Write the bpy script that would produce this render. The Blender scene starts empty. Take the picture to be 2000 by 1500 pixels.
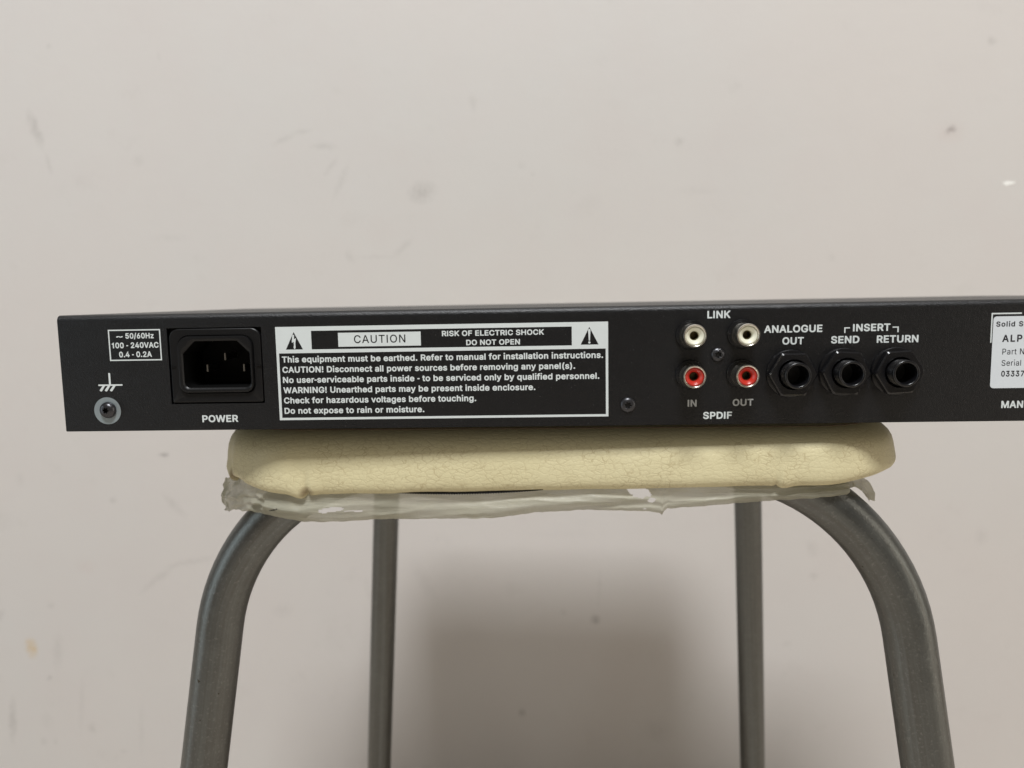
import bpy, bmesh, math, random
import numpy as np
from mathutils import Vector, Matrix, noise

S = 0.001                      # everything below is modelled in millimetres
random.seed(4)
scene = bpy.context.scene
COL = scene.collection

# ------------------------------------------------------------------ camera
cam_d = bpy.data.cameras.new('camera')
cam = bpy.data.objects.new('camera', cam_d); COL.objects.link(cam); scene.camera = cam
YAW, PITCH, ROLL = -0.0399, 0.11223, -0.0180
cy, sy = math.cos(YAW), math.sin(YAW)
fwd = Vector((sy*math.cos(PITCH), cy*math.cos(PITCH), -math.sin(PITCH)))
rt = Vector((cy, -sy, 0)); up = rt.cross(fwd)
r2 = rt*math.cos(ROLL) + up*math.sin(ROLL); u2 = -rt*math.sin(ROLL) + up*math.cos(ROLL)
cam.matrix_world = Matrix(((r2.x, u2.x, -fwd.x, .17967), (r2.y, u2.y, -fwd.y, -.27565), (r2.z, u2.z, -fwd.z, .04694), (0, 0, 0, 1)))
cam_d.sensor_width = 36; cam_d.lens = 26.64
cam_d.clip_start = .01; cam_d.clip_end = 30
cam_d.dof.use_dof = True; cam_d.dof.focus_distance = .285; cam_d.dof.aperture_fstop = 11

# ------------------------------------------------------------------ light
world = bpy.data.worlds.new('World'); scene.world = world; world.use_nodes = True
bg = world.node_tree.nodes['Background']
bg.inputs[0].default_value = (1.0, .86, .68, 1); bg.inputs[1].default_value = .135
def area(name, loc, target, sx, sz, power, col):
    l = bpy.data.lights.new(name, 'AREA'); l.shape = 'RECTANGLE'; l.size = sx; l.size_y = sz; l.energy = power; l.color = col
    o = bpy.data.objects.new(name, l); COL.objects.link(o); o.location = loc
    o.rotation_euler = (Vector(target)-Vector(loc)).to_track_quat('-Z', 'Y').to_euler()
    return o
area('ceiling_lamp', (.22, -1.34, 2.53), (.18, .3, 0), .72, .58, 98, (.97, .985, 1.0))
area('cool_side_fill', (-2.3, -1.0, .2), (.1, .3, -.1), .8, 2.0, 11, (.80, .92, 1.0))  # added cool fill from the left, mainly for streaks on the tubes
area('warm_side_fill', (2.3, -.7, .2), (.1, .3, -.1), .7, 1.8, 9, (1.0, .93, .82))  # added warm fill from the right, unseen, for the tube reflections
vs = scene.view_settings
vs.view_transform = 'Standard'; vs.look = 'None'; vs.exposure = 0; vs.gamma = 1

# ------------------------------------------------------------------ helpers
def tag(o, label=None, cat=None, kind=None):
    if label: o['label'] = label
    if cat: o['category'] = cat
    if kind: o['kind'] = kind
    return o
def empty(name, loc=(0, 0, 0), parent=None):
    o = bpy.data.objects.new(name, None); COL.objects.link(o); o.location = [c*S for c in loc]; o.empty_display_size = .01
    if parent: o.parent = parent
    return o
def link(name, me, m, parent=None, smooth=None):
    if m is not None:
        me.materials.clear(); me.materials.append(m)
    if smooth is not None:
        me.shade_smooth()
        if smooth < 179:
            try: me.set_sharp_from_angle(angle=math.radians(smooth))
            except Exception: pass
    o = bpy.data.objects.new(name, me); COL.objects.link(o)
    if parent: o.parent = parent
    return o
def mesh(name, verts, faces, m, parent=None, smooth=None):
    me = bpy.data.meshes.new(name); me.from_pydata([(v[0]*S, v[1]*S, v[2]*S) for v in verts], [], faces); me.update()
    return link(name, me, m, parent, smooth)
def from_bm(name, bm, m, parent=None, smooth=None):
    bmesh.ops.scale(bm, vec=(S, S, S), verts=bm.verts)
    bmesh.ops.recalc_face_normals(bm, faces=bm.faces)
    me = bpy.data.meshes.new(name); bm.to_mesh(me); bm.free(); return link(name, me, m, parent, smooth)
def copy_tree(o, parent=None):
    c = o.copy(); COL.objects.link(c); c.parent = parent if parent else o.parent
    for ch in list(o.children):
        copy_tree(ch, c)
    return c
def lathe(cx, cz, prof, n=48, hexa=None, wob=0):
    """surface of revolution about the depth axis; prof = [(radius, depth)], hexa marks profile rows that are hexagons of that flat distance"""
    V, F = [], []
    for k, (r, y) in enumerate(prof):
        for i in range(n):
            a = 2*math.pi*i/n
            rr = r
            if hexa and hexa[k]:
                s = (a+math.pi/6) % (math.pi/3) - math.pi/6
                # flats at top and bottom
                s = ((a - math.pi/2 + math.pi/6) % (math.pi/3)) - math.pi/6
                rr = min(r/math.cos(s), hexa[k])
            V.append((cx+rr*math.cos(a), y, cz+rr*math.sin(a)))
    for k in range(len(prof)-1):
        for i in range(n):
            j = (i+1) % n
            F.append((k*n+i, k*n+j, (k+1)*n+j, (k+1)*n+i))
    return V, F
def box(x0, x1, y0, y1, z0, z1):
    V = [(x0, y0, z0), (x1, y0, z0), (x1, y1, z0), (x0, y1, z0), (x0, y0, z1), (x1, y0, z1), (x1, y1, z1), (x0, y1, z1)]
    F = [(0, 1, 5, 4), (1, 2, 6, 5), (2, 3, 7, 6), (3, 0, 4, 7), (4, 5, 6, 7), (3, 2, 1, 0)]
    return V, F

# ------------------------------------------------------------------ node helpers
class NT:
    def __init__(s, name):
        s.m = bpy.data.materials.new(name); s.m.use_nodes = True; s.t = s.m.node_tree
        s.b = s.t.nodes['Principled BSDF']; s.out = s.t.nodes['Material Output']
    def n(s, typ, **kw):
        nd = s.t.nodes.new(typ)
        for k, v in kw.items():
            if k.startswith('i_'):
                key = k[2:]; key = int(key) if key.isdigit() else key
                if hasattr(v, 'is_output') or isinstance(v, bpy.types.NodeSocket): s.t.links.new(v, nd.inputs[key])
                else: nd.inputs[key].default_value = v
            else: setattr(nd, k, v)
        return nd
    def l(s, a, b): s.t.links.new(a, b)
    def coord(s): return s.n('ShaderNodeTexCoord').outputs['Object']
    def noise(s, vec, scale, detail=3, rough=.5, dist=0):
        nd = s.n('ShaderNodeTexNoise'); nd.inputs['Scale'].default_value = scale; nd.inputs['Detail'].default_value = detail
        nd.inputs['Roughness'].default_value = rough; nd.inputs['Distortion'].default_value = dist
        s.l(vec, nd.inputs['Vector']); return nd
    def mapping(s, vec, scale=(1, 1, 1), loc=(0, 0, 0), rot=(0, 0, 0), typ='POINT'):
        nd = s.n('ShaderNodeMapping'); nd.vector_type = typ
        nd.inputs['Scale'].default_value = scale; nd.inputs['Location'].default_value = loc; nd.inputs['Rotation'].default_value = rot
        s.l(vec, nd.inputs['Vector']); return nd.outputs[0]
    def ramp(s, fac, stops):
        nd = s.n('ShaderNodeValToRGB'); cr = nd.color_ramp
        while len(cr.elements) < len(stops): cr.elements.new(.5)
        for e, (p_, c_) in zip(cr.elements, stops):
            e.position = p_; e.color = (c_, c_, c_, 1) if not isinstance(c_, tuple) else (*c_, 1)
        s.l(fac, nd.inputs[0]); return nd.outputs[0]
    def mix(s, fac, a, b, typ='MIX'):
        nd = s.n('ShaderNodeMixRGB'); nd.blend_type = typ
        for sock, v in ((nd.inputs[0], fac), (nd.inputs[1], a), (nd.inputs[2], b)):
            if isinstance(v, bpy.types.NodeSocket): s.l(v, sock)
            elif isinstance(v, (int, float)): sock.default_value = v
            else: sock.default_value = (*v, 1)
        return nd.outputs[0]
    def math(s, op, a, b=None, c=None):
        nd = s.n('ShaderNodeMath'); nd.operation = op
        for k, v in enumerate((a, b, c)):
            if v is None: continue
            if isinstance(v, bpy.types.NodeSocket): s.l(v, nd.inputs[k])
            else: nd.inputs[k].default_value = v
        return nd.outputs[0]
    def bump(s, h, dist, strength=1, normal=None):
        nd = s.n('ShaderNodeBump'); nd.inputs['Distance'].default_value = dist; nd.inputs['Strength'].default_value = strength
        s.l(h, nd.inputs['Height'])
        if normal: s.l(normal, nd.inputs['Normal'])
        return nd.outputs[0]
    def set(s, **kw):
        for k, v in kw.items():
            sock = s.b.inputs[k.replace('_', ' ')]
            if isinstance(v, bpy.types.NodeSocket): s.l(v, sock)
            elif isinstance(v, tuple): sock.default_value = (*v, 1)
            else: sock.default_value = v
        return s

# ------------------------------------------------------------------ materials
def mat_powder():
    t = NT('black_powder_coat'); c = t.coord()
    n1 = t.noise(c, 2600, 3, .6); n2 = t.noise(c, 30, 3, .6); n3 = t.noise(c, 900, 2)
    speck = t.ramp(t.noise(c, 1500, 1, .3).outputs[0], [(.735, 0.0), (.76, 1.0)])
    base = t.mix(n2.outputs[0], (.0014, .0017, .0028), (.0026, .0028, .0038))
    base = t.mix(t.math('MULTIPLY', speck, .35), base, (.10, .10, .10))
    h = t.math('ADD', n1.outputs[0], t.math('MULTIPLY', n3.outputs[0], .6))
    t.set(Base_Color=base, Roughness=t.math('MULTIPLY_ADD', n2.outputs[0], .10, .30), Normal=t.bump(h, .00016))
    t.b.inputs['Specular IOR Level'].default_value = .5
    return t.m
def mat_simple(name, col, rough, metal=0, bump=0, bscale=2000, var=0, spec=.5):
    t = NT(name); c = t.coord()
    n1 = t.noise(c, bscale, 3)
    if var:
        n2 = t.noise(c, 220, 4, .65)
        base = t.mix(n2.outputs[0], tuple(x*(1-var) for x in col), tuple(min(1, x*(1+var)) for x in col))
    else: base = col
    t.set(Base_Color=base, Roughness=rough, Metallic=metal)
    t.b.inputs['Specular IOR Level'].default_value = spec
    if bump: t.set(Normal=t.bump(n1.outputs[0], bump))
    return t.m
M_powder = mat_powder()
M_print = mat_simple('white_print', (.62, .665, .665), .55, bump=.00002, var=.05)
M_printdim = mat_simple('dim_white_print', (.44, .46, .46), .6, bump=.00002, var=.1)  # dimmer white for the IN and OUT print
M_sticker = mat_simple('sticker_paper', (.63, .67, .70), .45, bump=.00001, var=.02)
M_ink = mat_simple('black_ink', (.02, .02, .025), .5)
M_plastic = mat_simple('black_plastic', (.006, .006, .0065), .38, bump=.00003, bscale=1500, var=.2, spec=.3)
M_gloss = mat_simple('glossy_black_plastic', (.005, .005, .006), .27, bump=.00003, bscale=700)
M_dark = mat_simple('shaded_cavity_plastic', (.0018, .0018, .0018), .6, spec=.15)  # near-black, the shade inside the inlet is put into the colour
M_screw = mat_simple('black_oxide_steel', (.065, .065, .07), .32, metal=.8, bump=.00003, bscale=1800, var=.3)
M_recess = mat_simple('screw_recess', (.006, .006, .006), .5, metal=.3)
M_bare = mat_simple('bare_zinc_plate', (.32, .37, .39), .48, metal=.55, bump=.00003, bscale=900, var=.12)
M_nickel = mat_simple('tarnished_nickel', (.74, .71, .64), .24, metal=1, bump=.00004, bscale=500, var=.12)
M_brass = mat_simple('tinned_contact', (.16, .13, .07), .35, metal=.9, var=.3)
M_white = mat_simple('ivory_plastic', (.74, .73, .60), .35, bump=.00002, bscale=900, var=.12)
M_red = mat_simple('red_plastic', (.47, .03, .018), .28, bump=.00002, bscale=900, var=.12)
M_steel = mat_simple('blade_steel', (.34, .33, .31), .3, metal=1)
M_gap = mat_simple('matt_black', (.006, .006, .006), .9)  # black of the strip under the seat edge
M_rubber = mat_simple('black_rubber', (.02, .02, .02), .6)
M_board = mat_simple('seat_board', (.16, .10, .055), .8, var=.3)

# ---- wall paint with its scuffs and stains (x, z, half width, half height, turn, colour, strength) in millimetres
STAINS = [
 (-292, 213, 3.9, 13.9, -0.30, 'g', 0.34), (-282, 181, 2.1, 7.5, -0.25, 'g', 0.20), (-195, 182, 4.3, 4.3, 0.00, 'g', 0.13), (71, 147, 10.2, 8.1, -0.30, 'g', 0.34), (-57, 197, 9.6, 2.3, -0.35, 'g', 0.18),
 (-40, 204, 8.7, 1.9, -0.10, 'g', 0.17), (-20, 190, 9.6, 2.8, 0.05, 'g', 0.20), (-14, 172, 8.7, 2.3, -0.90, 'g', 0.16), (-5, 158, 2.6, 15.1, 0.45, 'g', 0.15), (3, 123, 9.6, 6.4, -0.20, 'g', 0.08),
 (51, 96, 10.8, 2.6, -0.70, 'g', 0.16), (1, 89, 3.2, 5.4, -0.50, 'g', 0.16), (24, 88, 15.1, 1.5, -0.00, 'g', 0.13), (120, 226, 3.2, 6.4, -0.20, 'g', 0.13), (-170, 110, 15.1, 3.2, -0.00, 'g', 0.08),
 (29, 115, 15.1, 12.9, -0.00, 'r', 0.06), (549, 191, 3.9, 3.2, -0.50, 'd', 0.47), (549, 188, 10.8, 7.5, -0.00, 'r', 0.11), (581, 266, 3.6, 3.2, -0.00, 'g', 0.28), (307, 186, 3.9, 3.0, -0.00, 'g', 0.25),
 (357, 233, 6.4, 3.2, -0.50, 'g', 0.09), (164, 169, 3.2, 3.2, 0.00, 'g', 0.11), (173, 161, 2.1, 2.1, 0.00, 'g', 0.11), (324, 142, 15.1, 3.2, -0.00, 'g', 0.07), (223, 131, 12.9, 7.5, -0.50, 'g', 0.06),
 (-191, -99, 3.9, 2.1, -0.20, 'd', 0.43), (-246, -144, 3.4, 2.8, -0.00, 'g', 0.27), (-184, -150, 3.4, 11.8, -0.75, 'g', 0.18), (-205, -224, 21.6, 2.8, -0.65, 'g', 0.18), (-170, -207, 21.6, 2.6, -0.18, 'g', 0.16),
 (-151, -221, 2.1, 8.7, 0.20, 'g', 0.11), (-342, -297, 5.0, 8.2, -0.10, 'y', 0.62), (-318, -252, 3.6, 2.6, -0.00, 'g', 0.22), (-379, -254, 3.2, 8.7, 0.40, 'y', 0.22), (-373, -265, 2.1, 8.7, 0.60, 'g', 0.25),
 (-326, -329, 2.3, 2.1, -0.00, 'd', 0.25), (-369, -375, 3.2, 19.4, 0.10, 'g', 0.31), (-287, -383, 3.9, 4.6, 0.00, 'g', 0.22), (-295, -359, 2.6, 23.7, 0.12, 'g', 0.11), (-315, -301, 4.9, 15.1, 0.10, 'g', 0.16),
 (-234, -381, 2.6, 23.7, 0.08, 'g', 0.10), (-338, -398, 3.2, 3.2, 0.00, 'g', 0.19), (-326, -398, 2.3, 2.6, 0.00, 'g', 0.17), (-255, -408, 3.2, 2.1, -0.00, 'g', 0.16), (-333, -375, 5.4, 7.5, 0.00, 'g', 0.09),
 (-278, -212, 8.7, 6.4, -0.00, 'r', 0.09), (-338, -122, 4.3, 6.4, 0.00, 'g', 0.11), (-360, -165, 9.6, 8.7, -0.00, 'g', 0.07), (-81, -258, 8.7, 6.4, -0.20, 'g', 0.12), (8, -242, 3.2, 11.8, -0.30, 'g', 0.11),
 (-28, -296, 23.7, 32.3, 0.00, 'g', 0.04), (229, -267, 4.1, 3.9, -0.00, 'd', 0.38), (155, -364, 3.6, 3.4, -0.00, 'd', 0.36), (198, -260, 3.2, 3.2, 0.00, 'g', 0.13), (233, -236, 1.9, 15.1, 0.05, 'g', 0.11),
 (62, -229, 5.4, 19.4, -0.50, 'g', 0.11), (290, -383, 12.9, 10.8, -0.00, 'g', 0.09), (201, -181, 32.3, 3.2, -0.00, 'g', 0.04), (517, -189, 3.6, 3.2, -0.00, 'g', 0.18), (437, -197, 4.3, 7.5, -0.40, 'g', 0.15),
 (439, -224, 3.4, 3.0, -0.00, 'g', 0.20), (452, -149, 3.2, 2.8, -0.00, 'g', 0.17), (595, -186, 5.4, 7.5, 0.00, 'g', 0.13), (390, -116, 3.2, 23.7, 0.00, 'g', 0.07), (414, -293, 3.2, 2.8, -0.00, 'g', 0.13),
 (447, 79, 3.2, 3.2, 0.00, 'g', 0.11), (632, 352, 6.4, 4.3, -0.00, 'g', 0.11), (207, -70, 3.2, 2.1, -0.00, 'g', 0.13), (-272, 287, 2.1, 2.1, 0.00, 'g', 0.22), (-169, 274, 1.7, 2.8, 0.00, 'g', 0.11),
 (632, 94, 8.7, 12.9, 0.50, 'g', 0.09)]
STC = {'g': (.27, .25, .235), 'd': (.10, .085, .085), 'r': (.50, .33, .30), 'y': (.56, .38, .14), 'w': (.9, .9, .88)}
def mat_wall():
    t = NT('wall_paint'); c = t.coord()
    warp = t.noise(c, 130, 3, .6); wv = t.n('ShaderNodeVectorMath', operation='SUBTRACT'); t.l(warp.outputs['Color'], wv.inputs[0]); wv.inputs[1].default_value = (.5, .5, .5)
    sc_ = t.n('ShaderNodeVectorMath', operation='MULTIPLY_ADD'); t.l(wv.outputs[0], sc_.inputs[0]); sc_.inputs[1].default_value = (.007, .007, .007); t.l(c, sc_.inputs[2])
    cv = sc_.outputs[0]
    big = t.noise(c, 3.2, 3, .5); mid = t.noise(c, 14, 5, .62); fine = t.noise(c, 900, 2)
    col = t.mix(t.ramp(big.outputs[0], [(.35, 0.0), (.65, 1.0)]), (.602, .570, .543), (.592, .570, .547))
    col = t.mix(t.ramp(mid.outputs[0], [(.40, 0.0), (.75, .5)]), col, (.585, .545, .522))
    grime = t.ramp(t.noise(c, 26, 6, .7).outputs[0], [(.60, 0.0), (.80, .16)])
    col = t.mix(grime, col, (.40, .37, .34))
    brk = t.ramp(t.noise(c, 340, 4, .6).outputs[0], [(.32, .35), (.60, 1.0)])
    for (x, z, a, b, rot, k, st) in STAINS:
        if a == 0: continue
        v = t.mapping(cv, scale=(a*S*1.25, 1000, b*S*1.25), loc=(x*S, 0, z*S), rot=(0, rot, 0), typ='TEXTURE')
        ln = t.n('ShaderNodeVectorMath', operation='LENGTH'); t.l(v, ln.inputs[0])
        f = t.math('SUBTRACT', 1.25, ln.outputs['Value']); f = t.n('ShaderNodeClamp', i_Value=f).outputs[0]
        f = t.math('MULTIPLY', t.math('MULTIPLY', f, st*1.0), brk)
        col = t.mix(f, col, STC[k])
    h = t.math('ADD', t.math('MULTIPLY', t.noise(c, 60, 5, .6).outputs[0], 1.0), t.math('MULTIPLY', t.noise(c, 300, 4, .6).outputs[0], .35))
    h2 = t.noise(t.mapping(c, scale=(1, 1, 1.6)), 11, 3, .5)
    nb = t.bump(h, .0006, .35); nb = t.bump(h2.outputs[0], .003, .08, nb)
    t.set(Base_Color=col, Roughness=.55, Normal=nb); t.b.inputs['Specular IOR Level'].default_value = .3
    return t.m
def mat_leather():
    t = NT('cream_vinyl'); c = t.coord()
    wp = t.noise(c, 260, 3, .6); wv = t.n('ShaderNodeVectorMath', operation='MULTIPLY_ADD'); t.l(wp.outputs['Color'], wv.inputs[0]); wv.inputs[1].default_value = (.0022, .0022, .0022); t.l(c, wv.inputs[2])
    def vor(scale, stretch=(1, 1, 1)):
        nd = t.n('ShaderNodeTexVoronoi'); nd.feature = 'DISTANCE_TO_EDGE'; nd.inputs['Scale'].default_value = scale
        t.l(t.mapping(wv.outputs[0], scale=stretch), nd.inputs['Vector']); return nd.outputs['Distance']
    v1 = vor(460, (.62, .8, 1.2)); v2 = vor(860, (.6, .8, 1.2))
    crack = t.ramp(v1, [(0.0, 1.0), (.085, 0.0)]); crack2 = t.ramp(v2, [(0.0, 1.0), (.10, 0.0)])
    patch = t.ramp(t.noise(c, 55, 4, .6).outputs[0], [(.38, .15), (.60, 1.0)])
    gate = t.ramp(t.noise(c, 420, 2, .5).outputs[0], [(.36, .1), (.56, 1.0)])
    # the worn skin cracks round the side of the pad, below its rolled top edge
    sep = t.n('ShaderNodeSeparateXYZ'); t.l(c, sep.inputs[0])
    zm = t.ramp(t.math('MULTIPLY_ADD', sep.outputs['Z'], -33.0, 0.0), [(.12, .25), (.30, 1.0), (.80, 1.0), (.90, .35)])
    f = t.math('MULTIPLY', t.math('MULTIPLY', t.math('MULTIPLY', crack, patch), gate), zm)
    f2 = t.math('MULTIPLY', t.math('MULTIPLY', crack2, t.math('MULTIPLY', patch, .4)), zm)
    f = t.math('MAXIMUM', f, f2)
    tone = t.noise(c, 26, 4, .6)
    col = t.mix(tone.outputs[0], (.61, .545, .325), (.66, .60, .385))
    col = t.mix(t.math('MULTIPLY', f, .50), col, (.27, .185, .08))
    # brown burn marks at the pinched folds
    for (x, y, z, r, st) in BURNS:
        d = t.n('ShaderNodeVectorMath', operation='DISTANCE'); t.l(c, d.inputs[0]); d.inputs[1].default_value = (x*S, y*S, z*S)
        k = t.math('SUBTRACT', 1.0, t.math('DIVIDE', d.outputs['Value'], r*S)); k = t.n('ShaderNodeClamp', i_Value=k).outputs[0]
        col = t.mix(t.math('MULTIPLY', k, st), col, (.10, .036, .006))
    grain = t.noise(c, 1500, 3, .6)
    h = t.math('ADD', t.math('MULTIPLY', t.ramp(v1, [(0.0, 0.0), (.18, 1.0)]), 1.0), t.math('MULTIPLY', grain.outputs[0], .35))
    h = t.math('ADD', h, t.math('MULTIPLY', t.ramp(v2, [(0.0, 0.0), (.15, 1.0)]), .45))
    t.set(Base_Color=col, Roughness=.5, Normal=t.bump(h, .00009, .5))
    t.b.inputs['Specular IOR Level'].default_value = .4
    t.b.inputs['Subsurface Weight'].default_value = .0
    return t.m
def mat_tube():
    t = NT('grey_coated_steel'); c = t.coord()
    n1 = t.noise(c, 60, 5, .65); n2 = t.noise(c, 900, 3, .6); st = t.noise(t.mapping(t.n('ShaderNodeTexCoord').outputs['UV'], scale=(1, .02, 1)), 13, 4, .6)
    col = t.mix(n1.outputs[0], (.128, .134, .128), (.172, .177, .168))
    col = t.mix(t.ramp(st.outputs[0], [(.38, 0.0), (.66, .6)]), col, (.10, .092, .082))
    blot = t.noise(c, 170, 5, .7); col = t.mix(t.ramp(blot.outputs[0], [(.50, 0.0), (.74, .22)]), col, (.22, .23, .22))
    sp = t.ramp(n2.outputs[0], [(.56, 0.0), (.72, .45)]); col = t.mix(sp, col, (.26, .26, .25))
    chip = t.ramp(t.noise(c, 300, 2, .4).outputs[0], [(.775, 0.0), (.79, .9)]); col = t.mix(chip, col, (.05, .035, .02))
    t.set(Base_Color=col, Metallic=.9, Roughness=t.math('MULTIPLY_ADD', n1.outputs[0], .25, .25), Normal=t.bump(t.math('ADD', n2.outputs[0], blot.outputs[0]), .00012))
    return t.m
def mat_film():
    t = NT('cloudy_plastic_film'); c = t.coord()
    n1 = t.noise(t.mapping(c, scale=(.35, 1, 1.6)), 110, 4, .6, .6); n2 = t.noise(t.mapping(c, scale=(.3, 1, 2.5)), 420, 4, .6, 1.0)
    col = t.mix(n1.outputs[0], (.56, .545, .43), (.68, .665, .54))
    dif = t.n('ShaderNodeBsdfTranslucent'); t.l(col, dif.inputs[0])
    t.set(Base_Color=col, Roughness=.34, Normal=t.bump(n2.outputs[0], .0006, .5))
    m1 = t.n('ShaderNodeMixShader'); m1.inputs[0].default_value = .55; t.l(t.b.outputs[0], m1.inputs[1]); t.l(dif.outputs[0], m1.inputs[2])
    tr = t.n('ShaderNodeBsdfTransparent'); tr.inputs[0].default_value = (.93, .92, .88, 1)
    fac = t.ramp(n1.outputs[0], [(.32, .30), (.66, .04)])
    m2 = t.n('ShaderNodeMixShader'); t.l(fac, m2.inputs[0]); t.l(m1.outputs[0], m2.inputs[1]); t.l(tr.outputs[0], m2.inputs[2])
    t.l(m2.outputs[0], t.out.inputs[0]); return t.m
def mat_floor():
    t = NT('floor_tile'); c = t.coord(); n1 = t.noise(c, 8, 5, .6)
    t.set(Base_Color=t.mix(n1.outputs[0], (.55, .485, .41), (.61, .545, .47)), Roughness=.35); return t.m
M_wall, M_tube, M_film, M_floor = mat_wall(), mat_tube(), mat_film(), mat_floor()

# ------------------------------------------------------------------ setting
WALL_Y, FLOOR_Z = 440, -472
V, F = box(-1800, 2200, WALL_Y, WALL_Y+120, FLOOR_Z-60, 1900)
wall = tag(mesh('wall', V, F, M_wall), kind='structure')
# a chip of fresh white plaster
cv = []
for i in range(18):
    a = 2*math.pi*i/18; cv.append((602.7+5.4*math.cos(a)*(1+.18*math.sin(5*a)), WALL_Y-.25, 142.3+1.7*math.sin(a)*(1+.3*math.cos(3*a))+.3*math.cos(a)))
cv2 = [(x*1.0, WALL_Y+.3, z) for x, y, z in cv]
mesh('plaster_chip', cv+cv2, [tuple(range(17, -1, -1))]+[(i, (i+1) % 18, 18+(i+1) % 18, 18+i) for i in range(18)], mat_simple('fresh_plaster', (.86, .85, .82), .8), wall)
V, F = box(-1800, 2200, -2600, WALL_Y, FLOOR_Z-60, FLOOR_Z)
tag(mesh('floor', V, F, M_floor), kind='structure')

# ------------------------------------------------------------------ rack unit
unit = tag(empty('rack_unit', (218, 100, 0)), 'long black metal rack audio unit with sockets and white lettering, lying on the stool seat', 'audio unit')
OFF = Vector((-218, -100, 0))
def U(V): return [(v[0]+OFF.x, v[1]+OFF.y, v[2]+OFF.z) for v in V]
H = 43.7; W = 436; D = 176
bm = bmesh.new()
V, F = box(0, W, 0, D, 0, H)
bv = [bm.verts.new(v) for v in U(V)]
for f in F: bm.faces.new([bv[i] for i in f])
bm.edges.ensure_lookup_table()
def ed(pred): return [e for e in bm.edges if pred(*[Vector((v.co.x-OFF.x, v.co.y-OFF.y, v.co.z)) for v in e.verts])]
e1 = ed(lambda a, b: a.z > 40 and b.z > 40 and a.y < 1 and b.y < 1)
bmesh.ops.bevel(bm, geom=e1, offset=2.3, segments=8, affect='EDGES', profile=.5)
e2 = ed(lambda a, b: abs(a.z-b.z) < .01 and abs(a.y-b.y) > 100 and a.z > 40)
bmesh.ops.bevel(bm, geom=e2, offset=1.3, segments=4, affect='EDGES', profile=.5)
e3 = ed(lambda a, b: abs(a.z-b.z) < .01 and abs(a.x-b.x) > 300 and a.y < 1 and a.z < 5)
bmesh.ops.bevel(bm, geom=e3, offset=.25, segments=2, affect='EDGES')
tmp = from_bm('tmp', bm, M_powder)
# cut out the opening for the mains inlet
V, F = box(41.2, 76.6, -5, 40, 10.0, 38.3)
cut = mesh('cut', U(V), F, M_dark)
mod = tmp.modifiers.new('b', 'BOOLEAN'); mod.operation = 'DIFFERENCE'; mod.solver = 'EXACT'; mod.object = cut
dg = bpy.context.evaluated_depsgraph_get(); dg.update()
me = bpy.data.meshes.new_from_object(tmp.evaluated_get(dg))
bpy.data.objects.remove(tmp); bpy.data.objects.remove(cut)
chassis = link('chassis', me, M_powder, unit, 40)

# ---- mains inlet
def outline(x0, x1, z0, z1, rb, rt_, cham=False, n=7):
    P = []
    def arc(cx, cz, a0, r, ch=False):
        for i in range(n):
            f = i/(n-1)
            if ch:
                ax, az = cx+r*math.cos(a0), cz+r*math.sin(a0); bx, bz = cx+r*math.cos(a0+math.pi/2), cz+r*math.sin(a0+math.pi/2)
                P.append((ax+(bx-ax)*f, az+(bz-az)*f))
            else:
                a = a0+f*math.pi/2; P.append((cx+r*math.cos(a), cz+r*math.sin(a)))
    arc(x1-rb, z0+rb, -math.pi/2, rb); arc(x1-rt_, z1-rt_, 0, rt_, cham); arc(x0+rt_, z1-rt_, math.pi/2, rt_, cham); arc(x0+rb, z0+rb, math.pi, rb)
    return P
def loft(rings):
    """rings = [(outline, depth)]"""
    V, F = [], []; n = len(rings[0][0])
    for P, y in rings: V += [(x, y, z) for x, z in P]
    for k in range(len(rings)-1):
        for i in range(n):
            j = (i+1) % n; F.append((k*n+i, k*n+j, (k+1)*n+j, (k+1)*n+i))
    return V, F
inlet = empty('power_inlet', (59-218, -100, 24), unit)
def I(V): return [(v[0]-59, v[1], v[2]-24) for v in V]
# flange plate lying just inside the opening, then the rounded bezel, the inner collar and the pocket
o0 = outline(41.25, 76.55, 10.05, 38.25, .2, .2); o1 = outline(42.0, 76.1, 10.6, 37.9, .6, 3.4); o1b = outline(42.3, 75.8, 10.9, 37.6, .6, 3.2)
V, F = loft([(o0, 6), (o0, 1.6), (outline(41.9, 76.2, 10.5, 38.0, .6, 3.5), 1.5)])
mesh('flange', I(V), F, M_dark, inlet, 30)
V, F = loft([(outline(41.9, 76.2, 10.5, 38.0, .6, 3.5), 1.8), (o1, -.05), (o1b, -.25), (outline(44.9, 73.6, 13.9, 35.6, 3.2, 4.2), -.25), (outline(45.1, 73.4, 14.1, 35.4, 3.2, 4.2), 0)])
mesh('bezel', I(V), F, M_plastic, inlet, 30)
V, F = loft([(outline(45.0, 73.5, 14.0, 35.5, 3.2, 4.2), 1.5), (outline(45.4, 73.1, 14.4, 35.1, 3.0, 4.0), -1.3), (outline(46.0, 72.7, 15.0, 34.6, 2.6, 4.6, True), -1.5), (outline(46.7, 72.5, 15.6, 33.9, 2.4, 4.6, True), -1.35), (outline(47.1, 72.1, 16.1, 33.4, 2.2, 4.6, True), -.8)])
mesh('collar', I(V), F, M_plastic, inlet, 35)
pk = outline(47.1, 72.1, 16.1, 33.4, 2.2, 4.6, True)
V, F = loft([(pk, -.8), (outline(47.5, 71.8, 16.4, 33.1, 2.0, 4.5, True), 15)])
n_ = len(pk); F.append(tuple(range(n_, 2*n_)))
mesh('pocket', I(V), F, M_dark, inlet, 30)
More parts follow.
